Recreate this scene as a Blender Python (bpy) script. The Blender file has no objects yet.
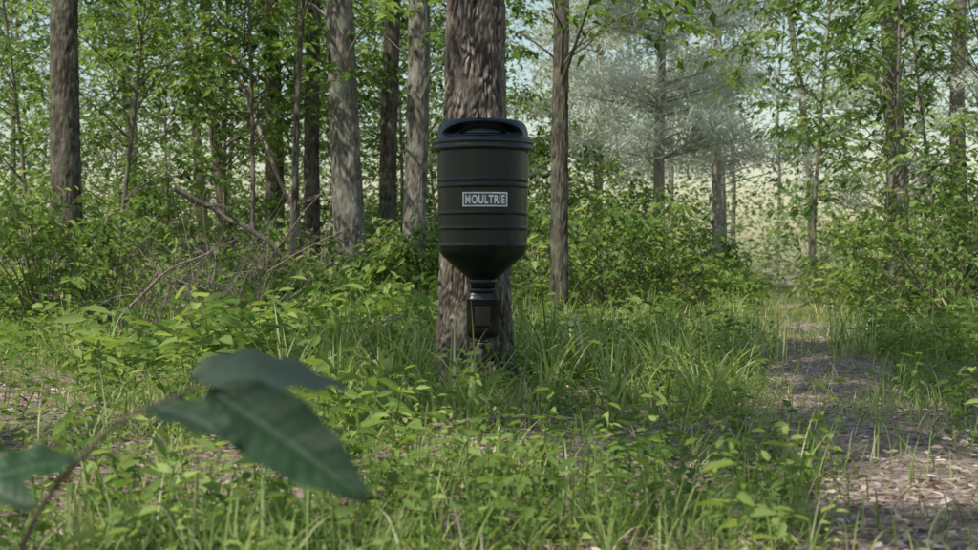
import bpy, math, numpy as np
from mathutils import Vector, noise as mn
rng=np.random.default_rng(7)
sc=bpy.context.scene
def link(o): sc.collection.objects.link(o); return o
def nz(v): return v/np.maximum(np.linalg.norm(v,axis=-1,keepdims=True),1e-9)
U=rng.uniform; G=rng.normal

# ------------------------------------------------ terrain helpers
def gh(x,y):
    x=np.asarray(x,float); y=np.asarray(y,float)
    a=.02*np.sin(x*2.3+y*1.1)+.018*np.sin(y*3.1-x*1.7+1)+.03*np.sin(x*.7+2)*np.sin(y*.5)
    far=np.clip((y-12)/30,0,1)
    return a+far*.25*np.sin(x*.16+1)*np.sin(y*.11)
PY=np.array([-5,1,2.5,4.5,8,15,25,40,80.]); PX=np.array([.6,.8,.95,1.2,1.85,3.3,5.3,9,24.])
def pathx(y): return np.interp(y,PY,PX)+.06*np.sin(np.asarray(y)*1.9)
def pwid(y): return .3+.05*np.sin(np.asarray(y)*2.7+1)+.008*np.clip(y,0,40)
def pathw(x,y): return np.abs(x-pathx(y))/pwid(y)
def patch(x,y,s=1.,o=0.):
    """smooth clumping field, about -1..1, used to make bare and lush spots on the floor"""
    return (np.sin(x*1.9*s+2+o+1.3*np.sin(y*1.1*s+o))+np.sin(y*2.3*s-x*1.1*s+o*2)+.7*np.sin(x*5.1*s+y*3.7*s+o)+.5*np.sin(y*7.3*s-x*4.4*s))/2.4

# ------------------------------------------------ mesh builder
class B:
    def __init__(s): s.V=[];s.F=[];s.T=[];s.M=[];s.K=[];s.n=0
    def add(s,v,f,tint,mat,bark=None):
        v=np.asarray(v,float).reshape(-1,3); f=np.asarray(f,int).reshape(-1,4)
        s.V.append(v);s.F.append(f+s.n);s.n+=len(v)
        s.T.append(np.broadcast_to(np.asarray(tint,float),(len(f),)).copy())
        s.M.append(np.full(len(f),mat)); s.K.append(np.ones(len(v)) if bark is None else bark)
    def build(s,name,mats,smooth=(0,)):
        v=np.concatenate(s.V);f=np.concatenate(s.F);t=np.concatenate(s.T);m=np.concatenate(s.M);k=np.concatenate(s.K)
        me=bpy.data.meshes.new(name)
        me.vertices.add(len(v)); me.vertices.foreach_set('co',v.astype(np.float32).ravel())
        me.loops.add(f.size); me.loops.foreach_set('vertex_index',f.astype(np.int32).ravel())
        me.polygons.add(len(f)); me.polygons.foreach_set('loop_start',np.arange(0,f.size,4,dtype=np.int32))
        me.polygons.foreach_set('material_index',m.astype(np.int32))
        me.polygons.foreach_set('use_smooth',np.isin(m,smooth))
        a=me.attributes.new('tint','FLOAT','FACE'); a.data.foreach_set('value',t.astype(np.float32))
        a=me.attributes.new('bark','FLOAT','POINT'); a.data.foreach_set('value',k.astype(np.float32))
        for x in mats: me.materials.append(x)
        me.update(calc_edges=True)
        return link(bpy.data.objects.new(name,me))

def tube(b,P,R,sides,mat,tint=.5,bark=None):
    P=np.asarray(P,float);R=np.asarray(R,float);n=len(P)
    T=nz(np.gradient(P,axis=0))
    ref=np.array([0,1,0.]) if abs(nz(P[-1]-P[0])[1])<.8 else np.array([1,0,0.])
    u=nz(np.cross(T,ref)); w=np.cross(T,u)
    a=np.arange(sides)*2*np.pi/sides
    V=P[:,None]+R[:,None,None]*(np.cos(a)[None,:,None]*u[:,None]+np.sin(a)[None,:,None]*w[:,None])
    i=np.arange(n-1)[:,None]*sides; j=np.arange(sides)[None];j2=(j+1)%sides
    F=np.stack([i+j,i+j2,i+sides+j2,i+sides+j],-1)
    b.add(V,F,tint,mat,bark)

def leaves(b,c,d,n,L,W,tint,mat,quad=False,curl=.15):
    c=np.asarray(c,float);N=len(c);L=np.broadcast_to(L,(N,))[:,None];W=np.broadcast_to(W,(N,))[:,None]
    d=nz(d);s=nz(np.cross(d,n));n=np.cross(s,d)
    tip=c+d*L-n*L*curl
    if quad:
        V=np.stack([c,c+d*L*.45+s*W*.5+n*W*.12,tip,c+d*L*.45-s*W*.5+n*W*.12],1)
        b.add(V,np.arange(4*N).reshape(N,4),tint,mat)
    else:
        V=np.stack([c,tip,c+d*L*.27+s*W*.42+n*W*.14,c+d*L*.62+s*W*.4+n*(W*.12-L*.04),
                    c+d*L*.27-s*W*.42+n*W*.14,c+d*L*.62-s*W*.4+n*(W*.12-L*.04)],1)
        k=np.arange(N)[:,None]*6
        F=np.concatenate([k+np.array([[0,4,5,1]]),k+np.array([[0,1,3,2]])])
        t=np.broadcast_to(tint,(N,))
        b.add(V,F,np.concatenate([t,t]),mat)

def sprays(b,C,R,nt,nl,size,ml,mt,out=None,quad=False,tmean=.5,asp=.5):
    """branch tips: nt twigs per tip, nl leaves alternating along each twig"""
    K=len(C)
    az=U(0,2*np.pi,(K,nt)); el=G(0,.35,(K,nt))
    tw=np.stack([np.cos(az)*np.cos(el),np.sin(az)*np.cos(el),np.sin(el)],-1)
    if out is not None: tw=nz(tw+nz(out)[:,None]*.7)
    Rr=R*U(.6,1.25,(K,nt)); C0=C[:,None]+G(0,R*.18,(K,nt,3))
    leaves(b,C0.reshape(-1,3),tw.reshape(-1,3),np.tile([0,0,1.],(K*nt,1)),Rr.ravel(),.007,.3,mt,True)
    t=(np.arange(nl)+U(0,1,(K,nt,nl)))/nl
    p=C0[:,:,None]+tw[:,:,None]*(t*Rr[:,:,None])[...,None]; p[...,2]-=.15*R*t**2
    side=np.where(np.arange(nl)%2==0,1,-1)*U(.5,1.2,(K,nt,nl))
    dx=tw[:,:,None,0]*np.cos(side)-tw[:,:,None,1]*np.sin(side)
    dy=tw[:,:,None,0]*np.sin(side)+tw[:,:,None,1]*np.cos(side)
    d=np.stack([dx,dy,G(-.3,.35,dx.shape)],-1)
    n=np.stack([G(0,.5,dx.shape),G(-.15,.5,dx.shape),np.ones(dx.shape)],-1)
    M=dx.size; L=size*U(.6,1.25,M)
    ts=np.clip(tmean+G(0,.16,(K,1,1))+G(0,.18,dx.shape),0,1).ravel()
    leaves(b,p.reshape(-1,3),d.reshape(-1,3),nz(n).reshape(-1,3),L,L*asp,ts,ml,quad)

# ------------------------------------------------ materials
def newmat(name):
    m=bpy.data.materials.new(name);m.use_nodes=True;nt=m.node_tree;nt.nodes.clear()
    o=nt.nodes.new('ShaderNodeOutputMaterial');return m,nt,o
def ramp(nt,stops):
    r=nt.nodes.new('ShaderNodeValToRGB');e=r.color_ramp.elements
    while len(e)<len(stops): e.new(.5)
    for k,(p,c) in enumerate(stops): e[k].position=p;e[k].color=(*c,1)
    return r
def leafmat(name,stops,tr=.4,gloss=0,yel=(1.25,1.2,.55)):
    m,nt,o=newmat(name);N=nt.nodes.new;l=nt.links.new
    a=N('ShaderNodeAttribute');a.attribute_name='tint'
    r=ramp(nt,stops);l(a.outputs['Fac'],r.inputs[0])
    if gloss:
        p=N('ShaderNodeBsdfPrincipled');p.inputs['Roughness'].default_value=gloss;p.inputs['Specular IOR Level'].default_value=.3
        tc=N('ShaderNodeTexCoord');nn=N('ShaderNodeTexNoise');nn.inputs['Scale'].default_value=55;nn.inputs['Detail'].default_value=5;l(tc.outputs['Object'],nn.inputs[0])
        mr=N('ShaderNodeMapRange');mr.inputs[3].default_value=.7;mr.inputs[4].default_value=1.35;l(nn.outputs[0],mr.inputs[0])
        vm=N('ShaderNodeVectorMath');vm.operation='SCALE';l(r.outputs[0],vm.inputs[0]);l(mr.outputs[0],vm.inputs[3]);l(vm.outputs[0],p.inputs['Base Color'])
    else:
        p=N('ShaderNodeBsdfDiffuse');l(r.outputs[0],p.inputs['Color'])
    t=N('ShaderNodeBsdfTranslucent')
    r2=ramp(nt,[(q,tuple(min(.9,c*1.6*y) for c,y in zip(cc,yel))) for q,cc in stops]);l(a.outputs['Fac'],r2.inputs[0]);l(r2.outputs[0],t.inputs[0])
    s=N('ShaderNodeMixShader');s.inputs[0].default_value=tr
    l(p.outputs[0],s.inputs[1]);l(t.outputs[0],s.inputs[2]);l(s.outputs[0],o.inputs[0]);return m
def barkmat(name,dark,mid,light,sc_=9,lich=(.3,.32,.27),lk=.0):
    m,nt,o=newmat(name);N=nt.nodes.new;l=nt.links.new
    tc=N('ShaderNodeTexCoord');mp=N('ShaderNodeMapping');mp.inputs['Scale'].default_value=(1,1,.25);l(tc.outputs['Object'],mp.inputs[0])
    n1=N('ShaderNodeTexNoise');n1.inputs['Scale'].default_value=sc_*3;n1.inputs['Detail'].default_value=7;n1.inputs['Roughness'].default_value=.65;l(mp.outputs[0],n1.inputs[0])
    a=N('ShaderNodeAttribute');a.attribute_name='bark'
    mul=N('ShaderNodeMath');mul.operation='MULTIPLY';l(n1.outputs[0],mul.inputs[0]);
    ad=N('ShaderNodeMath');ad.operation='MULTIPLY_ADD';ad.inputs[1].default_value=.65;ad.inputs[2].default_value=.42;l(a.outputs['Fac'],ad.inputs[0]);l(ad.outputs[0],mul.inputs[1])
    r=ramp(nt,[(.2,dark),(.5,mid),(.72,light)]);l(mul.outputs[0],r.inputs[0])
    n2=N('ShaderNodeTexNoise');n2.inputs['Scale'].default_value=7;n2.inputs['Detail'].default_value=9;n2.inputs['Roughness'].default_value=.7;l(tc.outputs['Object'],n2.inputs[0])
    r2=ramp(nt,[(.48,(0,0,0)),(.66,(1,1,1))]);l(n2.outputs[0],r2.inputs[0])
    k=N('ShaderNodeMath');k.operation='MULTIPLY';k.inputs[1].default_value=lk;l(r2.outputs[0],k.inputs[0])
    mx=N('ShaderNodeMix');mx.data_type='RGBA';l(k.outputs[0],mx.inputs[0]);l(r.outputs[0],mx.inputs[6]);mx.inputs[7].default_value=(*lich,1)
    p=N('ShaderNodeBsdfDiffuse');l(mx.outputs[2],p.inputs['Color'])
    bp=N('ShaderNodeBump');bp.inputs['Strength'].default_value=.9;bp.inputs['Distance'].default_value=.014;l(mul.outputs[0],bp.inputs['Height']);l(bp.outputs[0],p.inputs['Normal'])
    l(p.outputs[0],o.inputs[0]);return m
def plastic(name,col,rough,bump=.0,metal=0,spec=.5):
    m,nt,o=newmat(name);N=nt.nodes.new;l=nt.links.new
    p=N('ShaderNodeBsdfPrincipled');p.inputs['Metallic'].default_value=metal;p.inputs['Specular IOR Level'].default_value=spec
    tc=N('ShaderNodeTexCoord')
    n=N('ShaderNodeTexNoise');n.inputs['Scale'].default_value=9;n.inputs['Detail'].default_value=9;n.inputs['Roughness'].default_value=.65;l(tc.outputs['Object'],n.inputs[0])
    r=ramp(nt,[(.35,tuple(c*.7 for c in col)),(.75,tuple(c*1.7+.001 for c in col))]);l(n.outputs[0],r.inputs[0]);l(r.outputs[0],p.inputs['Base Color'])
    mr=N('ShaderNodeMapRange');mr.inputs[1].default_value=.3;mr.inputs[2].default_value=.7;mr.inputs[3].default_value=rough*.7;mr.inputs[4].default_value=rough*1.4;l(n.outputs[0],mr.inputs[0]);l(mr.outputs[0],p.inputs['Roughness'])
    n3=N('ShaderNodeTexNoise');n3.inputs['Scale'].default_value=220;l(tc.outputs['Object'],n3.inputs[0])
    bp=N('ShaderNodeBump');bp.inputs['Strength'].default_value=bump;bp.inputs['Distance'].default_value=.002;l(n3.outputs[0],bp.inputs['Height']);l(bp.outputs[0],p.inputs['Normal'])
    l(p.outputs[0],o.inputs[0]);return m

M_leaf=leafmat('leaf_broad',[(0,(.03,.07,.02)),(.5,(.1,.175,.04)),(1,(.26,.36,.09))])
M_leafd=leafmat('leaf_mid_hazed',[(0,(.045,.09,.035)),(.5,(.14,.215,.07)),(1,(.32,.41,.16))],.42)  # greens paler than the near leaves, a little distance haze in the colour
M_far=leafmat('leaf_far_hazed',[(0,(.05,.085,.035)),(.35,(.12,.18,.07)),(.65,(.27,.34,.16)),(1,(.5,.55,.34))],.4,yel=(1.1,1.1,.65))  # aerial haze painted in: paler, greyer greens for the farthest foliage
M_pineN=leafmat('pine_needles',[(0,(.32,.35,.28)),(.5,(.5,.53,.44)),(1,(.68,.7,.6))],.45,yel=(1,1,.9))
M_herb=leafmat('herb_leaf',[(0,(.05,.1,.03)),(.5,(.135,.215,.055)),(1,(.32,.39,.14))],.38)
M_grass=leafmat('grass_blade',[(0,(.08,.13,.04)),(.5,(.2,.27,.085)),(.85,(.34,.4,.17)),(1,(.56,.5,.34))],.35)
M_litter=leafmat('dead_leaf',[(0,(.14,.09,.065)),(.5,(.38,.285,.23)),(1,(.68,.58,.5))],.12,yel=(1,.8,.6))
M_big=leafmat('sapling_leaf',[(0,(.014,.04,.014)),(.5,(.03,.07,.026)),(1,(.1,.14,.095))],.25,.55)
M_pine=barkmat('pine_bark',(.04,.032,.026),(.225,.185,.152),(.46,.4,.345),13,lich=(.3,.33,.23),lk=.25)
M_pale=barkmat('pale_bark',(.08,.07,.055),(.26,.235,.19),(.45,.42,.35),9,(.42,.44,.36),.45)
M_dark=barkmat('hardwood_bark',(.04,.034,.025),(.15,.125,.098),(.29,.26,.21),9,(.25,.28,.19),.45)
M_twig=barkmat('twig_bark',(.06,.05,.035),(.19,.16,.12),(.32,.28,.22),12)
M_dead=barkmat('dead_wood',(.1,.08,.065),(.28,.22,.185),(.46,.39,.33),12)

def groundmat(name,path):
    m,nt,o=newmat(name);N=nt.nodes.new;l=nt.links.new
    tc=N('ShaderNodeTexCoord')
    n1=N('ShaderNodeTexNoise');n1.inputs['Scale'].default_value=1.3;n1.inputs['Detail'].default_value=6;l(tc.outputs['Object'],n1.inputs[0])
    n2=N('ShaderNodeTexNoise');n2.inputs['Scale'].default_value=26;n2.inputs['Detail'].default_value=8;n2.inputs['Roughness'].default_value=.7;l(tc.outputs['Object'],n2.inputs[0])
    v=N('ShaderNodeTexVoronoi');v.inputs['Scale'].default_value=38;l(tc.outputs['Object'],v.inputs[0])
    if path: st=[(.3,(.15,.11,.09)),(.5,(.34,.26,.22)),(.7,(.54,.45,.4))]
    else: st=[(.3,(.09,.068,.05)),(.5,(.27,.205,.165)),(.7,(.48,.4,.34))]
    r=ramp(nt,st);l(n2.outputs[0],r.inputs[0])
    r2=ramp(nt,[(.45,(0,0,0)),(.62,(1,1,1))]);l(n1.outputs[0],r2.inputs[0])
    k=N('ShaderNodeMath');k.operation='MULTIPLY';k.inputs[1].default_value=.3 if path else .6;l(r2.outputs[0],k.inputs[0])
    mx=N('ShaderNodeMix');mx.data_type='RGBA';l(k.outputs[0],mx.inputs[0]);l(r.outputs[0],mx.inputs[6]);mx.inputs[7].default_value=(.11,.16,.055,1)
    mv=N('ShaderNodeMix');mv.data_type='RGBA';mv.blend_type='OVERLAY';mv.inputs[0].default_value=.45;l(mx.outputs[2],mv.inputs[6])
    bw=N('ShaderNodeRGBToBW');l(v.outputs['Color'],bw.inputs[0]);l(bw.outputs[0],mv.inputs[7])
    p=N('ShaderNodeBsdfDiffuse');l(mv.outputs[2],p.inputs['Color'])
    ad=N('ShaderNodeMath');ad.operation='ADD';l(n2.outputs[0],ad.inputs[0]);l(bw.outputs[0],ad.inputs[1])
    bp=N('ShaderNodeBump');bp.inputs['Strength'].default_value=.8;bp.inputs['Distance'].default_value=.03;l(ad.outputs[0],bp.inputs['Height']);l(bp.outputs[0],p.inputs['Normal'])
    l(p.outputs[0],o.inputs[0]);return m

# ------------------------------------------------ ground and path
def grid(xs,ys,zf,name,mat):
    X,Y=np.meshgrid(xs,ys);Z=zf(X,Y);b=B()
    nx=len(xs);i,j=np.meshgrid(np.arange(len(ys)-1),np.arange(nx-1),indexing='ij')
    F=np.stack([i*nx+j,i*nx+j+1,(i+1)*nx+j+1,(i+1)*nx+j],-1)
    b.add(np.stack([X,Y,Z],-1),F,.5,0);return b.build(name,[mat])
xs=np.unique(np.concatenate([np.linspace(-300,-20,25),np.linspace(-20,-6,40),np.linspace(-6,6,140),np.linspace(6,20,40),np.linspace(20,300,25)]))
ys=np.unique(np.concatenate([np.linspace(-60,0,20),np.linspace(0,14,160),np.linspace(14,50,100),np.linspace(50,500,40)]))
grid(xs,ys,gh,'ground',groundmat('forest_floor',False))
b=B();yy=np.linspace(-3,70,400);ww=pwid(yy)
uu=np.linspace(-1,1,13);PXX=pathx(yy)[:,None]+uu[None]*ww[:,None]*(1+.12*np.sin(yy*9)[:,None]);PYY=np.broadcast_to(yy[:,None],PXX.shape)
Z=gh(PXX,PYY)+.012-.02*np.abs(uu[None])**4
i,j=np.meshgrid(np.arange(399),np.arange(12),indexing='ij');F=np.stack([i*13+j,i*13+j+1,(i+1)*13+j+1,(i+1)*13+j],-1)
b.add(np.stack([PXX,PYY,Z],-1),F,.5,0);b.build('dirt_path',[groundmat('path_soil',True)])

# ------------------------------------------------ trees
def trunk(b,x,y,r,H,lean,curv,hi=False,seed=0,prof=None,fine=False):
    z0=float(gh(x,y))-.08
    if fine: zs=np.concatenate([np.arange(0,2.6,.006),np.linspace(2.6,H,60)]);S=240
    elif hi: zs=np.concatenate([np.arange(0,5.2,.035),np.linspace(5.3,H,20)]);S=56
    else: zs=np.concatenate([np.arange(0,6,.12),np.linspace(6.1,H,12)]);S=20
    ph=seed*1.7
    ax=x+lean[0]*zs+curv*np.sin(zs*.55+ph)-curv*np.sin(ph); ay=y+lean[1]*zs+curv*.6*np.cos(zs*.5+ph)-curv*.6*np.cos(ph)
    if prof is not None: R=np.interp(zs,[p[0] for p in prof],[p[1] for p in prof])
    else: R=r*(1-.8*(zs/H)**1.1)+r*.45*np.exp(-zs/.13)
    a=np.arange(S)*2*np.pi/S
    V=np.zeros((len(zs),S,3));K=np.ones((len(zs),S))
    ca,sa=np.cos(a),np.sin(a); fz=10. if fine else 7; fa=1/(.025 if fine else .03)
    for i,z in enumerate(zs):
        Ri=R[i]
        for j in range(S):
            px,py=ca[j]*Ri,sa[j]*Ri
            if fine or hi:
                q=Vector((px*fa+seed,py*fa,z*fz))
                q2=q+mn.noise_vector(q*.6)*.9+mn.noise_vector(q*1.9)*.3
                dd=mn.voronoi(q2)[0]; e=min(1,(dd[1]-dd[0])/.5); e=e*e*(3-2*e)
                f=mn.noise(Vector((px*90,py*90,z*35)));g=mn.noise(Vector((px*14,py*14,z*5)))
                e=1-(1-e)*min(1,max(.35,.85+g*1.2))
                K[i,j]=e*(.88+.35*f)+.12*g; amp=.016 if fine else .010
                dr=amp*(e-1)+.003*f+Ri*.07*mn.noise(Vector((ca[j]*1.6,sa[j]*1.6+seed,z*.9)))
            else: dr=Ri*.1*mn.noise(Vector((ca[j]*2,sa[j]*2+seed,z*2)))
            if z<.4: dr+=Ri*.13*max(0,math.sin(a[j]*5+seed))*math.exp(-z/.14)
            V[i,j]=(ax[i]+ca[j]*(Ri+dr),ay[i]+sa[j]*(Ri+dr),z0+z)
    i,j=np.meshgrid(np.arange(len(zs)-1),np.arange(S),indexing='ij');j2=(j+1)%S
    b.add(V,np.stack([i*S+j,i*S+j2,(i+1)*S+j2,(i+1)*S+j],-1),.5,0,K.ravel())
    return lambda z:np.stack([np.interp(z,zs,ax),np.interp(z,zs,ay),z0+np.asarray(z,float)],-1)

def tree(name,x,y,r,H,cb,cr,ns,size=.12,lean=(0,0),curv=.05,bark=None,leaf=None,hi=False,seed=0,nt=6,nl=9,R=.55,low=(),prof=None,fine=False,quad=True,tmean=.5):
    b=B();ax=trunk(b,x,y,r,H,lean,curv,hi,seed,prof,fine)
    u=U(0,1,ns)**.8;h=cb+(H*.98-cb)*u;pf=np.sin(np.pi*np.clip(u*.78+.2,0,1))
    az=U(0,2*np.pi,ns);rr=cr*pf*np.sqrt(U(.05,1,ns))
    for (lh,laz,lr) in low: h=np.append(h,lh);az=np.append(az,laz);rr=np.append(rr,lr)
    h0=np.clip(h-rr*.45,min(cb*.8,1.2) if not len(low) else .8,H*.95);A=ax(h0)
    C=ax(h)+np.stack([np.cos(az)*rr,np.sin(az)*rr,np.zeros(len(h))],-1)
    for k in range(len(h)):
        t=np.linspace(0,1,6)[:,None];P=A[k]*(1-t)+C[k]*t
        P[:,2]+=np.sin(t[:,0]*np.pi)*.12*rr[k];P[1:-1]+=G(0,.03*max(rr[k],.3),(4,3))
        tube(b,P,np.linspace(min(.3*r,.006+.009*rr[k]),.003,6),5,0,bark=np.full(30,.8))
    o=C-A;o[:,2]*=.3
    sprays(b,C,R,nt,nl,size,1,0,o,quad,tmean)
    return b.build(name,[bark or M_dark,leaf or M_leaf])

PI=np.pi
# the big pine that carries the feeder
tree('pine_tree',-.067,6.72,.14,15,7.5,2.2,30,.15,lean=(.002,0),curv=.0,bark=M_pine,leaf=M_leaf,fine=True,seed=3,
     prof=[(0,.26),(.08,.22),(.2,.192),(.5,.17),(1,.158),(1.6,.149),(2.6,.14),(8,.11),(15,.03)])
# hardwoods, left group
tree('hardwood_tree',-1.44,14.7,.175,14,6,2.4,26,.15,lean=(-.02,0),bark=M_pale,hi=True,seed=1,low=[(3.6,3.6,1.3),(3.1,5.2,1.1),(2.9,2.6,.9),(3.3,4.4,1.2)])
tree('hardwood_tree',-2.01,16,.1,12,3.6,2.0,26,.13,lean=(.01,0),bark=M_dark,hi=True,seed=2,leaf=M_leafd)
tree('hardwood_tree',-3.02,19.6,.15,13,5,2.4,26,.14,lean=(-.005,0),bark=M_dark,hi=True,seed=4,leaf=M_leafd)
tree('hardwood_tree',-3.67,20,.1,11,3.6,2.2,26,.13,lean=(-.02,0),curv=.16,bark=M_dark,hi=True,seed=5)
tree('hardwood_tree',-1.23,17,.12,13,4,2.3,28,.13,lean=(.012,0),bark=M_dark,hi=True,seed=6,leaf=M_leafd)
tree('hardwood_tree',-.83,15,.14,14,4.5,2.4,26,.13,lean=(-.03,0),curv=.12,bark=M_pale,hi=True,seed=7,low=[(3.1,3.4,.9),(2.7,5.,1)])
tree('hardwood_tree',-1.9,13.4,.04,7,2.8,1.6,18,.11,lean=(.07,.02),curv=.08,bark=M_dark,hi=True,seed=9)
# right of the pine
tree('hardwood_tree',.6,11.8,.082,11,4.6,1.9,14,.12,lean=(-.006,0),bark=M_dark,hi=True,seed=10,low=[(2.6,5.3,.7),(2.7,.3,.8),(2.6,3.4,.6),(2.7,4.6,1.1),(2.75,5.9,.9),(2.8,4.9,1.5)])
tree('hardwood_tree',3.84,30,.08,12,6,2,16,.14,bark=M_pale,seed=11,leaf=M_leafd)
tree('hardwood_tree',4.66,28,.11,13,6,2.2,16,.14,bark=M_pale,seed=12,leaf=M_leafd)
for k,(px,d,r) in enumerate([(70,13,.15),(-40,16,.15),(1060,13,.14),(900,17,.13),(965,26,.17)]):
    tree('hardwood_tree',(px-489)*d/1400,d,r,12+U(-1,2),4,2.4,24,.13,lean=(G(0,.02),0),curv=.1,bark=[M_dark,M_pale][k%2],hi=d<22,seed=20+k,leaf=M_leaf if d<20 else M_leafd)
# unseen trees beside and behind camera, some added to dapple floor, shade feeder
for k,(x,y,n) in enumerate([(-3.3,3.1,46),(-5.5,8.2,18),(5.2,4.2,16),(-4.1,-.8,12),(-2.0,-2.4,10)]):
    tree('hardwood_tree',x,y,.14,12.5,6.5,2.2,n,.2,bark=[M_dark,M_pale][k%2],seed=40+k,nt=12,nl=9,R=.5)
# understory trees
for k,(px,d,H,cb,cr,ns) in enumerate([(250,15,5.5,2.,1.7,54),(305,19,7,1.8,2,70),(225,17,5.5,1.5,1.7,60),(400,19,6.5,1.8,1.9,66),(440,22,6.5,1.2,2,66),(350,23,7,1.2,2,72),
      (110,15,5.5,1.4,1.8,50),(30,17,6,1.2,2,56),(170,22,7,1.,2.2,72),(270,25,7,.8,2.2,76),(60,24,7,.8,2.4,72),(400,27,7,.8,2.2,76),(130,28,7,.8,2.6,76),(812,16,4.4,2.2,1.2,20),(880,14.5,5,1.2,1.5,40),(940,18,6,.8,1.9,54),(1000,14,5.5,1.,1.7,46),(880,26,6,.8,2.2,60),
      (548,24,3.,.8,1.3,44),(490,26,6,.8,1.9,60)]):
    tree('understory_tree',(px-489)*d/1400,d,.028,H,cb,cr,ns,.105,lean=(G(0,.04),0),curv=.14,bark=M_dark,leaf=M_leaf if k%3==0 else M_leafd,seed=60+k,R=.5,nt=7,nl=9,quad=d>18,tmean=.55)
# pines on the right, haze put into the pale needle colour
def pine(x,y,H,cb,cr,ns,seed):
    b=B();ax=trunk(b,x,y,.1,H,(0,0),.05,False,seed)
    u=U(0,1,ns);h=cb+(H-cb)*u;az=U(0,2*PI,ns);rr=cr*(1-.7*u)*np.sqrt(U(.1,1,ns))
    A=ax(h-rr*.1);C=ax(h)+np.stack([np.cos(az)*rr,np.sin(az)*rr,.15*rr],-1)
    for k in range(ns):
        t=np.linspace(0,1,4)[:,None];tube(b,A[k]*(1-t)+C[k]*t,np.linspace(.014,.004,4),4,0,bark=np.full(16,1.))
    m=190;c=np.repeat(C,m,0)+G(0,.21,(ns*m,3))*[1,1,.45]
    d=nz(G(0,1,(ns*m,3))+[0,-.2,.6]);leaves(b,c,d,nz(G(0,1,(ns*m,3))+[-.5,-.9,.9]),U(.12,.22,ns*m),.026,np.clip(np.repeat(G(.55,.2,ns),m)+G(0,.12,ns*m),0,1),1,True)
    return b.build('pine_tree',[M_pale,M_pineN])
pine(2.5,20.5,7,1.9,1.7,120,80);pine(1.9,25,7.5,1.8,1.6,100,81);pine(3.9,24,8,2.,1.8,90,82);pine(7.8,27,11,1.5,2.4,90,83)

# ------------------------------------------------ shrubs
def shrub(x,y,H,rad,ns,size,leaf,tm=.55):
    b=B();z0=float(gh(x,y))
    h=U(.15,1,ns)*H;az=U(0,2*PI,ns);rr=rad*np.sqrt(U(0,1,ns))*np.sin(np.clip(h/H*.75+.2,0,1)*PI)**.5
    C=np.stack([x+np.cos(az)*rr,y+np.sin(az)*rr,z0+h],-1)
    for k in range(ns):
        t=np.linspace(0,1,5)[:,None];A=np.array([x+np.cos(az[k])*.06,y+np.sin(az[k])*.06,z0-.02])
        P=A*(1-t)+C[k]*t;P[:,:2]-=(C[k]-A)[:2]*(np.sin(t*PI)*.2);tube(b,P,np.linspace(.009,.003,5),4,0,bark=np.full(20,.8))
    o=C-[x,y,z0];sprays(b,C,.2+.12*H,5,7,size,1,0,o,False,tm);return b.build('shrub',[M_twig,leaf])
for px,d,H,rad,ns in [(600,13,.95,.75,38),(655,14,1.1,.8,40),(690,18,.8,.7,28),(575,17,1.3,1,40),(635,19,1.4,1.1,40),(540,15,1.,.8,34),(540,22,1.6,1.2,40),
      (425,12.5,.8,.6,34),(385,12.5,.75,.6,34),(318,11.5,.5,.5,26),(355,9.6,.42,.4,18),(400,9.2,.36,.35,16),(270,13.5,.6,.7,26),(225,14,.9,.8,34),(110,12,.9,.8,38),(40,11,1.,.8,38),(290,17,1.2,1,44),(370,18,1.2,1,44),(440,18,1.3,1,44),(200,19,1.3,1.1,44),(120,17,1.3,1.1,44),
      (870,14,.9,.8,34),(940,11.5,1.,.8,36),(1000,12,1.2,.9,40),(820,30,1.5,1.3,34)]:
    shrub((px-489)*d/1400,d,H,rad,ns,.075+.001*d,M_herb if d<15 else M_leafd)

# ------------------------------------------------ distant forest
def far():
    b=B()
    K=3000;az=np.radians(U(-46,46,K));d=30+U(0,1,K)**.8*36;z=U(0,1,K)**1.25*14
    el=np.degrees(np.arctan2(z,d));a=np.degrees(az)
    keep=~((a>.7)&(a<3.6)&(el>3.0)) & ~((a>8.2)&(a<12.5)&(el>6.8)) & ~((el>3.2)&(a>0)&(U(0,1,K)<.45))
    az,d,z,a=az[keep],d[keep],z[keep],a[keep];K=len(az)
    C=np.stack([np.sin(az)*d,np.cos(az)*d,z],-1)
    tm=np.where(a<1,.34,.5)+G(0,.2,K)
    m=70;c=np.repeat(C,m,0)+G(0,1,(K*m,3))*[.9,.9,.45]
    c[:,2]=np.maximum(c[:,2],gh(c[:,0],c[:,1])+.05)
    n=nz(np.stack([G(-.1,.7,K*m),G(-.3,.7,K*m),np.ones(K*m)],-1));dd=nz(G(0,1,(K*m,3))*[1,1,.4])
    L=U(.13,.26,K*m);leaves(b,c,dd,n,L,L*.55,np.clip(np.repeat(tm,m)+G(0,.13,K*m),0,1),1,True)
    for k in range(34):
        a_=math.radians(U(-45,45));r_=U(30,65);x,y=math.sin(a_)*r_,math.cos(a_)*r_;H=U(9,15);z0=float(gh(x,y));r=U(.08,.17);lx=G(0,.6)
        if .5<math.degrees(a_)<3.6: continue
        t=np.linspace(0,1,7);tube(b,np.stack([x+lx*t+G(0,.1,7),y+0*t,z0+H*t],-1),r*(1-.7*t),9,0,bark=np.full(63,.95))
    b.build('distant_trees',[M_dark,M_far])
far()

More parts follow.
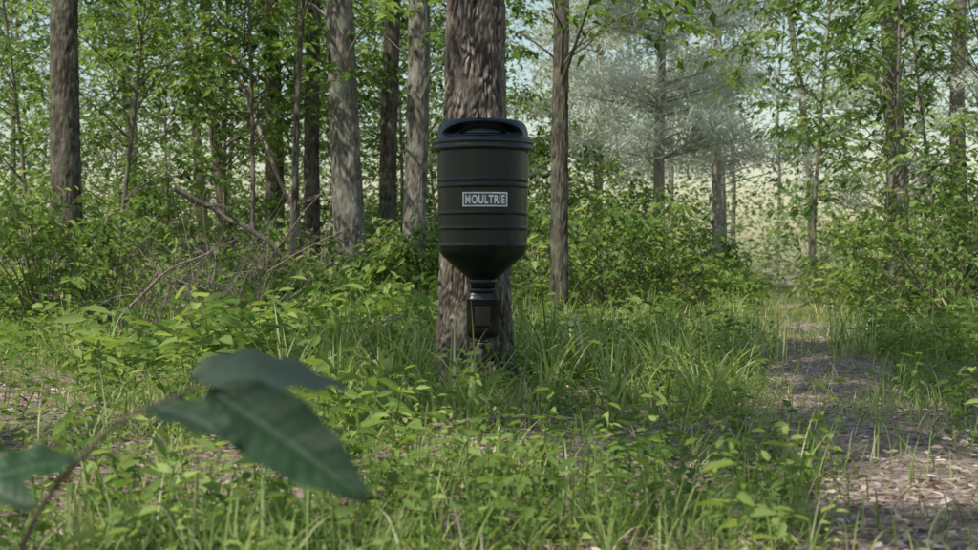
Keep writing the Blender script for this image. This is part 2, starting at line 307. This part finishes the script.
# ------------------------------------------------ floor plants
def scat(N,y0,y1,p=1.,hw=.5,off=.5,pathcut=1.0):
    y=y0+(y1-y0)*U(0,1,N)**p;x=U(-1,1,N)*(y*hw*.85+off);k=pathw(x,y)>pathcut*U(.75,1.15,N);return x[k],y[k]
def herbs(b,x,y,H,size,nl,asp=.5,tm=.5):
    N=len(x);z=gh(x,y);H=H*U(.4,1.2,N);lean=G(0,.28,(N,2))
    top=np.stack([x+lean[:,0]*H,y+lean[:,1]*H,z+H],-1);base=np.stack([x,y,z-.01],-1)
    leaves(b,base,top-base,nz(G(0,1,(N,3))*[1,1,0]+[0,-.5,0]),np.linalg.norm(top-base,axis=1),.006,.35,0,True,0)
    t=np.clip((np.arange(nl)+1+G(0,.2,(N,nl)))/nl,.15,1);p=base[:,None]*(1-t[...,None])+top[:,None]*t[...,None]
    az=U(0,6.3,(N,1))+np.arange(nl)*2.4;d=np.stack([np.cos(az),np.sin(az),G(.15,.35,az.shape)],-1)
    n=np.stack([G(0,.45,az.shape),G(0,.45,az.shape)-.15,np.ones(az.shape)],-1)
    M=N*nl;L=np.repeat(size*U(.55,1.3,N),nl)*U(.7,1.2,M);ts=np.clip(np.repeat(G(tm,.2,N),nl)+G(0,.1,M),0,1)
    leaves(b,p.reshape(-1,3),d.reshape(-1,3),n.reshape(-1,3),L,L*asp,ts,0,False,.2)
b=B()
x,y=scat(2600,2.2,9,1.1,pathcut=.8);m=patch(x,y)+G(0,.25,len(x))>.05;herbs(b,x[m],y[m],.15,.042,8)
x,y=scat(800,2.3,9);m=patch(x,y,1,1)+G(0,.4,len(x))>-.1;herbs(b,x[m],y[m],.25,.056,11,.38,.6)
x,y=scat(1700,7.5,16,1.2);herbs(b,x,y,.28,.08,9,.5)
x,y=scat(2600,14,34,1.2);herbs(b,x,y,.36,.12,8,.5,.6)
x=U(-1.9,-.4,70);y=U(6.8,9.5,70);herbs(b,x,y,.42,.14,9,.38,.6)
x=U(-1.2,-.3,18);y=U(4.2,5.8,18);herbs(b,x,y,.32,.1,9,.36,.55)
x=U(-.6,.5,14);y=U(3.2,4.0,14);herbs(b,x,y,.13,.055,6,.65,.7)
b.build('undergrowth',[M_herb])

def blades(b,x,y,L,W,tilt,tm=.5,seg=4):
    N=len(x);z=gh(x,y)-.01;az=U(0,2*PI,N);s=np.stack([-np.sin(az),np.cos(az),0*az],-1)
    tl=np.abs(G(tilt,tilt*.45,N));t=np.linspace(0,1,seg+1)
    ang=tl[:,None]*(.25+1.5*t[None]**1.2);ds=(L/seg)[:,None]
    hx=np.concatenate([np.zeros((N,1)),np.cumsum(np.sin(ang[:,1:])*ds,1)],1);hz=np.concatenate([np.zeros((N,1)),np.cumsum(np.cos(ang[:,1:])*ds,1)],1)
    c=np.stack([x[:,None]+hx*np.cos(az)[:,None],y[:,None]+hx*np.sin(az)[:,None],z[:,None]+hz],-1)
    w=(W[:,None]*np.array([.7,1,.9,.6,.08])[None,:seg+1])[...,None]*.5
    V=np.stack([c-s[:,None]*w,c+s[:,None]*w],2).reshape(N,-1,3)
    k=(np.arange(N)*(2*(seg+1)))[:,None,None];q=(np.arange(seg)*2)[None,:,None]
    F=k+q+np.array([0,1,3,2])[None,None];b.add(V,F,np.repeat(np.clip(G(tm,.22,N),0,1),seg),0)
b=B()
x,y=scat(27000,2.2,9,1.2,pathcut=.7);pt=patch(x,y,1,.6);m=pt+G(0,.3,len(x))>np.where(y<5.2,.4,-.2);x=x[m];y=y[m];pt=pt[m];blades(b,x,y,U(.04,.14,len(x))*(1+.9*np.clip(pt,-.5,1)),U(.0025,.006,len(x)),.65,.55)
x,y=scat(34000,8,28,1.2,pathcut=.5);blades(b,x,y,U(.1,.3,len(x))*(1+.5*patch(x,y,.5)),U(.005,.012,len(x)),.5,.68)
# grass creeping over the path
N=11000;y=U(2.2,22,N);x=pathx(y)+G(0,.32,N);m=patch(x,y,1.5,3)+U(-.6,.6,N)+(y-5)*.07>.1;x=x[m];y=y[m];blades(b,x,y,U(.04,.18,len(x)),U(.003,.006,len(x)),.7,.6)
def tufts(cx,cy,n,L0,W0,tm=.55,tilt=.6):
    X=np.repeat(cx,n)+G(0,.03,len(cx)*n);Y=np.repeat(cy,n)+G(0,.03,len(cx)*n);Ls=np.repeat(U(.5,1.25,len(cx)),n)
    blades(b,X,Y,L0*Ls*U(.5,1.1,len(X)),W0*U(.6,1.2,len(X)),tilt,tm)
cx=U(-.9,1.25,230);cy=U(5.,8.6,230);k=(patch(cx,cy,1,2)+G(0,.4,230)>-.35)&(np.hypot(cx+.067,cy-6.7)>.28)&(pathw(cx,cy)>.9)&~((np.abs(cx+.067)<.2)&(cy>5.5)&(cy<6.7));tufts(cx[k],cy[k],28,.42,.011,.6,.7)
cx=U(-.28,.22,8);cy=U(6.2,6.4,8);tufts(cx,cy,16,.13,.006)
cx=U(-3.2,4.2,130);cy=U(7,13,130);k=pathw(cx,cy)>1;tufts(cx[k],cy[k],26,.4,.012,.6)
cx=U(-1.6,1.3,80);cy=U(3.2,5.4,80);k=pathw(cx,cy)>.8;tufts(cx[k],cy[k],14,.24,.006,.6,.75)
b.build('grass',[M_grass],())

b=B();N=24000;y=1.8+9*U(0,1,N)**1.3;x=U(-1,1,N)*(y*.45+.5);z=gh(x,y)+U(.004,.02,N)+.012*(pathw(x,y)<1)
leaves(b,np.stack([x,y,z],-1),nz(G(0,1,(N,3))*[1,1,.15]),nz(np.stack([G(0,.35,N),G(0,.35,N),np.ones(N)],-1)),U(.015,.055,N),U(.005,.022,N),np.clip(G(.45,.25,N),0,1),0,False,.1)
N=18000;y=1.8+7*U(0,1,N);x=U(-1,1,N)*(y*.45+.5);z=gh(x,y)+U(.01,.025,N)
leaves(b,np.stack([x,y,z],-1),nz(G(0,1,(N,3))*[1,1,.08]),np.tile([0,0,1.],(N,1)),U(.08,.18,N),.003,np.clip(G(.55,.2,N),0,1),0,True,.02)
b.build('leaf_litter',[M_litter],())

# ------------------------------------------------ dead wood
def branch(name,pts,r0,r1,mat,subs=0):
    b=B();P=np.array(pts,float);t=np.linspace(0,len(P)-1,14);Q=np.stack([np.interp(t,np.arange(len(P)),P[:,i]) for i in range(3)],-1)
    Q+=G(0,r0*.35,Q.shape);tube(b,Q,np.linspace(r0,r1,14),10,0,bark=U(.5,1,140))
    for k in range(subs):
        i=rng.integers(2,12);d=nz(Q[i+1]-Q[i]+G(0,.7,3));l=U(.15,.5)*np.linalg.norm(P[-1]-P[0])*.4
        tt=np.linspace(0,1,5)[:,None];q=Q[i]+d*l*tt+G(0,.02,(5,3))*tt;tube(b,q,np.linspace(r0*.4,.002,5),5,0,bark=np.full(25,.8))
    return b.build(name,[mat])
branch('fallen_branch',[(-2.7,12,1.2),(-2.35,12.1,1.0),(-1.95,12,.8),(-1.55,12.2,.35),(-1.4,12.2,-.02)],.03,.014,M_dark,9)
branch('fallen_branch',[(-1.28,8.2,.02),(-.95,8.1,.14),(-.7,8,.21),(-.48,8,.29)],.018,.008,M_dead,3)
branch('fallen_branch',[(-.72,7.3,.0),(-.5,7.2,.08),(-.28,7.1,.22)],.007,.004,M_dead,2)
branch('fallen_branch',[(-2.9,10.5,.02),(-2.4,10.3,.5),(-1.9,10.6,.75)],.014,.006,M_dead,8)
branch('fallen_branch',[(.55,4.7,.03),(.8,4.75,.05),(1.1,4.6,.04)],.011,.006,M_dead,2)
branch('fallen_branch',[(-.2,4.9,.03),(.1,4.85,.07),(.34,4.95,.05)],.008,.004,M_dead,3)
branch('fallen_branch',[(-.7,3.5,.02),(-.4,3.6,.035),(-.1,3.5,.02)],.006,.003,M_dead,3)
branch('fallen_branch',[(-3.,16,3.0),(-2.5,15,2.1),(-2.1,14.6,1.2),(-1.7,14.5,.3)],.03,.012,M_dead,6)
b=B()
for k in range(330):
    x0=U(-2.75,-1.55);y0=U(9.8,14);z0=float(gh(x0,y0));l=U(.3,1.3);d=nz(np.array([G(0,.6),G(0,.4),abs(G(.8,.5))]));t=np.linspace(0,1,6)[:,None]
    P=np.array([x0,y0,z0+max(0,G(0,.3))])+d*l*t+G(0,.03,(6,3))*t+np.array([0,0,-.2*l])*t**2;tube(b,P,np.linspace(U(.002,.006),.0012,6),4,0,bark=U(.5,1,24))
b.build('dead_brush',[M_dead])

# ------------------------------------------------ foreground sapling
def bigleaf(base,tip,nrm,W,sag,b,tint,roll=.2):
    base=np.array(base);tip=np.array(tip);ax=tip-base;L=np.linalg.norm(ax);d=ax/L;n=nz(np.array(nrm,float)-np.dot(nrm,d)*d);s=np.cross(d,n)
    nu,nv=33,17;u=np.linspace(0,1,nu);v=np.linspace(-1,1,nv)
    wv=W*.5*(np.sin(PI*u**.85)**.7)*(1-.15*u);wv[0]=.001;wv[-1]=.0005
    V=np.zeros((nu,nv,3))
    for i in range(nu):
        for j in range(nv):
            ripple=.003*math.sin(u[i]*22+v[j]*2)*abs(v[j])+.0016*math.cos((u[i]*11-abs(v[j])*1.2)*2*PI)*(1-abs(abs(v[j])-.5))
            V[i,j]=base+d*L*u[i]+s*wv[i]*v[j]+n*(sag*math.sin(PI*u[i])+abs(v[j])*wv[i]*roll+ripple-.003*math.exp(-(v[j]/.12)**2))
    i,j=np.meshgrid(np.arange(nu-1),np.arange(nv-1),indexing='ij')
    tt=np.clip(tint+.45*np.exp(-((np.abs(v[:-1]+v[1:])/2)/.1)**2),0,1);tt=np.broadcast_to(tt,(nu-1,nv-1)).ravel()
    b.add(V,np.stack([i*nv+j,i*nv+j+1,(i+1)*nv+j+1,(i+1)*nv+j],-1),tt,1)
b=B()
S=np.array([(-.54,1.44,-.02),(-.52,1.42,.2),(-.45,1.38,.38),(-.36,1.34,.47),(-.27,1.31,.507)]);t=np.linspace(0,4,22)
Q=np.stack([np.interp(t,np.arange(5),S[:,i]) for i in range(3)],-1)
for _ in range(3): Q[1:-1]=(Q[:-2]+2*Q[1:-1]+Q[2:])/4
tube(b,Q,np.linspace(.0045,.0016,22),8,0,bark=np.full(176,.5))
bigleaf((-.262,1.305,.505),(-.108,1.24,.412),(.30,-.85,.42),.08,.006,b,.3)
bigleaf((-.28,1.31,.514),(-.144,1.40,.498),(.05,-.40,.92),.09,.010,b,.95,.1)
bigleaf((-.32,1.325,.487),(-.225,1.25,.462),(.1,-.5,.85),.05,.006,b,.6)
bigleaf((-.40,1.36,.43),(-.49,1.30,.41),(-.2,-.6,.75),.055,.008,b,.5)
bigleaf((-.45,1.38,.38),(-.57,1.40,.41),(-.2,-.4,.9),.06,.01,b,.7)
b.build('sapling',[M_twig,M_big],(0,1))

# ------------------------------------------------ the feeder
root=link(bpy.data.objects.new('wildlife_feeder',None));CX,CY=-.028,6.3;root.location=(CX,CY,0)
M_bar=plastic('hopper_plastic',(.004,.009,.006),.26,.1,spec=.36);M_lid=plastic('lid_plastic',(.005,.011,.011),.2,.08,spec=.5);M_mot=plastic('housing_plastic',(.012,.010,.008),.32,.1,spec=.4)
M_wh=plastic('label_white',(.6,.61,.58),.5);M_gr=plastic('label_grey',(.06,.07,.065),.5);M_st=plastic('strap_steel',(.12,.12,.11),.45,metal=.8)
def child(b,name,mats,sm=(0,)):
    o=b.build(name,mats,sm);o.parent=root;return o
def lathe(prof,S=128,fn=None,sq=0):
    prof=np.array(prof,float);a=np.arange(S)*2*PI/S;V=np.zeros((len(prof),S,3))
    for i,(r,z) in enumerate(prof):
        ca,sa=np.cos(a),np.sin(a)
        k=1.0 if not sq else 1/((np.abs(ca)**sq+np.abs(sa)**sq)**(1/sq))
        V[i]=np.stack([r*ca*k,r*sa*k,np.full(S,z)],-1)
    if fn is not None: V=fn(V)
    i,j=np.meshgrid(np.arange(len(prof)-1),np.arange(S),indexing='ij');j2=(j+1)%S
    b=B();b.add(V,np.stack([i*S+j,i*S+j2,(i+1)*S+j2,(i+1)*S+j],-1),.5,0);return b
zt,zb=1.115,.665;zz=np.arange(zt,zb,-.0025);rr=.2055-.006*(zt-zz)/(zt-zb)
for zc,w,h in [(.962,.005,.0035),(.935,.005,.0035),(.815,.005,.004),(.748,.005,.004),(.672,.006,.0045)]: rr=rr+h*np.exp(-((zz-zc)/w)**2)
prof=list(zip(rr,zz))+[(.1975,.652),(.19,.636),(.178,.622),(.14,.587),(.1,.552),(.07,.527),(.058,.517),(.056,.507),(.056,.476),(.0,.476)]
child(lathe(prof),'hopper',[M_bar])
pr=[(.195,1.096),(.224,1.094),(.229,1.098),(.2305,1.106),(.229,1.114),(.2255,1.118),(.2255,1.121),(.2285,1.125),(.2295,1.133),(.227,1.143),(.220,1.149),(.212,1.152)]
cr_=[(.205,1.155)]+[(.165+.040*math.cos(t),1.158+.072*math.sin(t)) for t in np.linspace(0,PI/2,28)]+[(.12,1.2335),(.07,1.236),(.0,1.237)]
def scoop(V):
    for i in range(V.shape[0]):
        for j in range(V.shape[1]):
            x,y,z=V[i,j]
            if z>1.156:
                th=math.atan2(x,abs(y)+1e-9);w=1-(th/1.05)**2
                if w>0:
                    top=1.160+.056*math.sqrt(w);f=min(1,max(0,(top-z)/.006))*min(1,w*6)
                    if z<1.165: f*=max(0,(z-1.158)/.007)
                    R=math.hypot(x,y)
                    if R>.05: k=1-f*.075/R;V[i,j,0]*=k;V[i,j,1]*=k
    return V
child(lathe(pr+cr_,220,scoop),'lid',[M_lid])
b=B()
def box(b,c,s,mat=0,bev=.15):
    c=np.array(c);s=np.array(s)/2;V=[];rings=[(-1,1-bev*1.5),(-(1-bev),1),((1-bev),1),(1,1-bev*1.5)]
    for (zz_,k) in rings:
        for (sx,sy) in [(-1,-(1-bev)),(-(1-bev),-1),((1-bev),-1),(1,-(1-bev)),(1,(1-bev)),((1-bev),1),(-(1-bev),1),(-1,(1-bev))]: V.append(c+[s[0]*sx*k,s[1]*sy*k,s[2]*zz_])
    F=[[r*8+j,r*8+(j+1)%8,(r+1)*8+(j+1)%8,(r+1)*8+j] for r in range(3) for j in range(8)]
    F+=[[3,2,1,0],[7,4,3,0],[7,6,5,4],[24,25,26,27],[24,27,28,31],[28,29,30,31]];b.add(V,F,.5,mat)
for a in (0,PI): box(b,(.226*math.cos(a),.226*math.sin(a),1.105),(.012,.05,.03))
child(b,'lid_latches',[M_lid],())
def bend(x,z,r): a=x/r; return (r*math.sin(a),-r*math.cos(a),z)
def plate(name,w,h,r,mat):
    b=B();X=np.linspace(-w/2,w/2,25);V=[bend(x+.012,z,r) for z in(.873-h/2,.873+h/2) for x in X]
    b.add(V,[[j,j+1,25+j+1,25+j] for j in range(24)],.5,0);child(b,name,[mat])
plate('label_border',.204,.063,.2085,M_wh);plate('label_plate',.192,.051,.2095,M_gr)
cu=bpy.data.curves.new('t','FONT');cu.body='MOULTRIE';cu.align_x='CENTER';cu.align_y='CENTER';cu.size=.052;cu.offset=.0014;cu.extrude=.0006;cu.space_character=1.14
to=link(bpy.data.objects.new('t',cu));bpy.context.view_layer.update();dg=bpy.context.evaluated_depsgraph_get()
tm_=bpy.data.meshes.new_from_object(to.evaluated_get(dg));bpy.data.objects.remove(to)
xs_=[v.co.x for v in tm_.vertices];sx=.178/(max(xs_)-min(xs_));cxm=(max(xs_)+min(xs_))/2;cym=(max(v.co.y for v in tm_.vertices)+min(v.co.y for v in tm_.vertices))/2
for v in tm_.vertices:
    X=(v.co.x-cxm)*sx;v.co=bend(X+.012,.873+(v.co.y-cym)*.98,.2105+v.co.z)
tm_.materials.clear();tm_.materials.append(M_wh);lt=link(bpy.data.objects.new('lettering',tm_));lt.parent=root
child(lathe([(.0,.522),(.06,.522),(.063,.518),(.063,.503),(.06,.5),(.052,.498),(.052,.482),(.06,.478),(.06,.462),(.0,.462)],64),'collar',[M_mot])
child(lathe([(.0,.468),(.05,.468),(.064,.462),(.070,.452),(.071,.44),(.076,.436),(.076,.428),(.073,.424),(.073,.30),(.070,.275),(.062,.262),(.05,.257),(.0,.257)],72,sq=5),'motor_housing',[M_mot])
child(lathe([(.0,.262),(.03,.262),(.03,.25),(.012,.246),(.012,.238),(.055,.236),(.058,.232),(.0,.231)],48),'spinner_plate',[M_st])
b=B();box(b,(.0,-.073,.355),(.07,.012,.09));box(b,(.080,.0,.42),(.012,.03,.13));child(b,'battery_door',[M_mot],())
b=B();box(b,(-.03,.235,1.0),(.1,.08,.12));box(b,(-.03,.235,.72),(.08,.08,.05))
child(b,'tree_bracket',[M_st],())

# ------------------------------------------------ light, sky, camera
sd=Vector((-.42,-.40,.86)).normalized()
L=bpy.data.lights.new('sun','SUN');L.energy=5;L.angle=math.radians(.5);L.color=(1,.95,.85)
so=link(bpy.data.objects.new('sun',L));so.rotation_euler=(-sd).to_track_quat('-Z','Y').to_euler();so.location=(5,5,20)
w=bpy.data.worlds.new('World');sc.world=w;w.use_nodes=True;nt=w.node_tree;bg=nt.nodes['Background'];sk=nt.nodes.new('ShaderNodeTexSky');sk.sky_type='NISHITA';sk.sun_disc=False
sk.sun_elevation=math.asin(sd.z);sk.sun_rotation=math.atan2(sd.x,sd.y);sk.air_density=1.5;sk.dust_density=1.2;sk.ozone_density=2.2;nt.links.new(sk.outputs[0],bg.inputs[0]);bg.inputs[1].default_value=.15
cam=bpy.data.cameras.new('camera');co=link(bpy.data.objects.new('camera',cam));co.location=(0,0,.63);co.rotation_euler=(math.radians(90-.82),0,0)
cam.lens=51.5;cam.sensor_width=36;cam.clip_end=1500;cam.dof.use_dof=True;cam.dof.focus_distance=6.3;cam.dof.aperture_fstop=6
sc.camera=co
sc.view_settings.view_transform='Standard';sc.view_settings.look='None';sc.view_settings.exposure=0
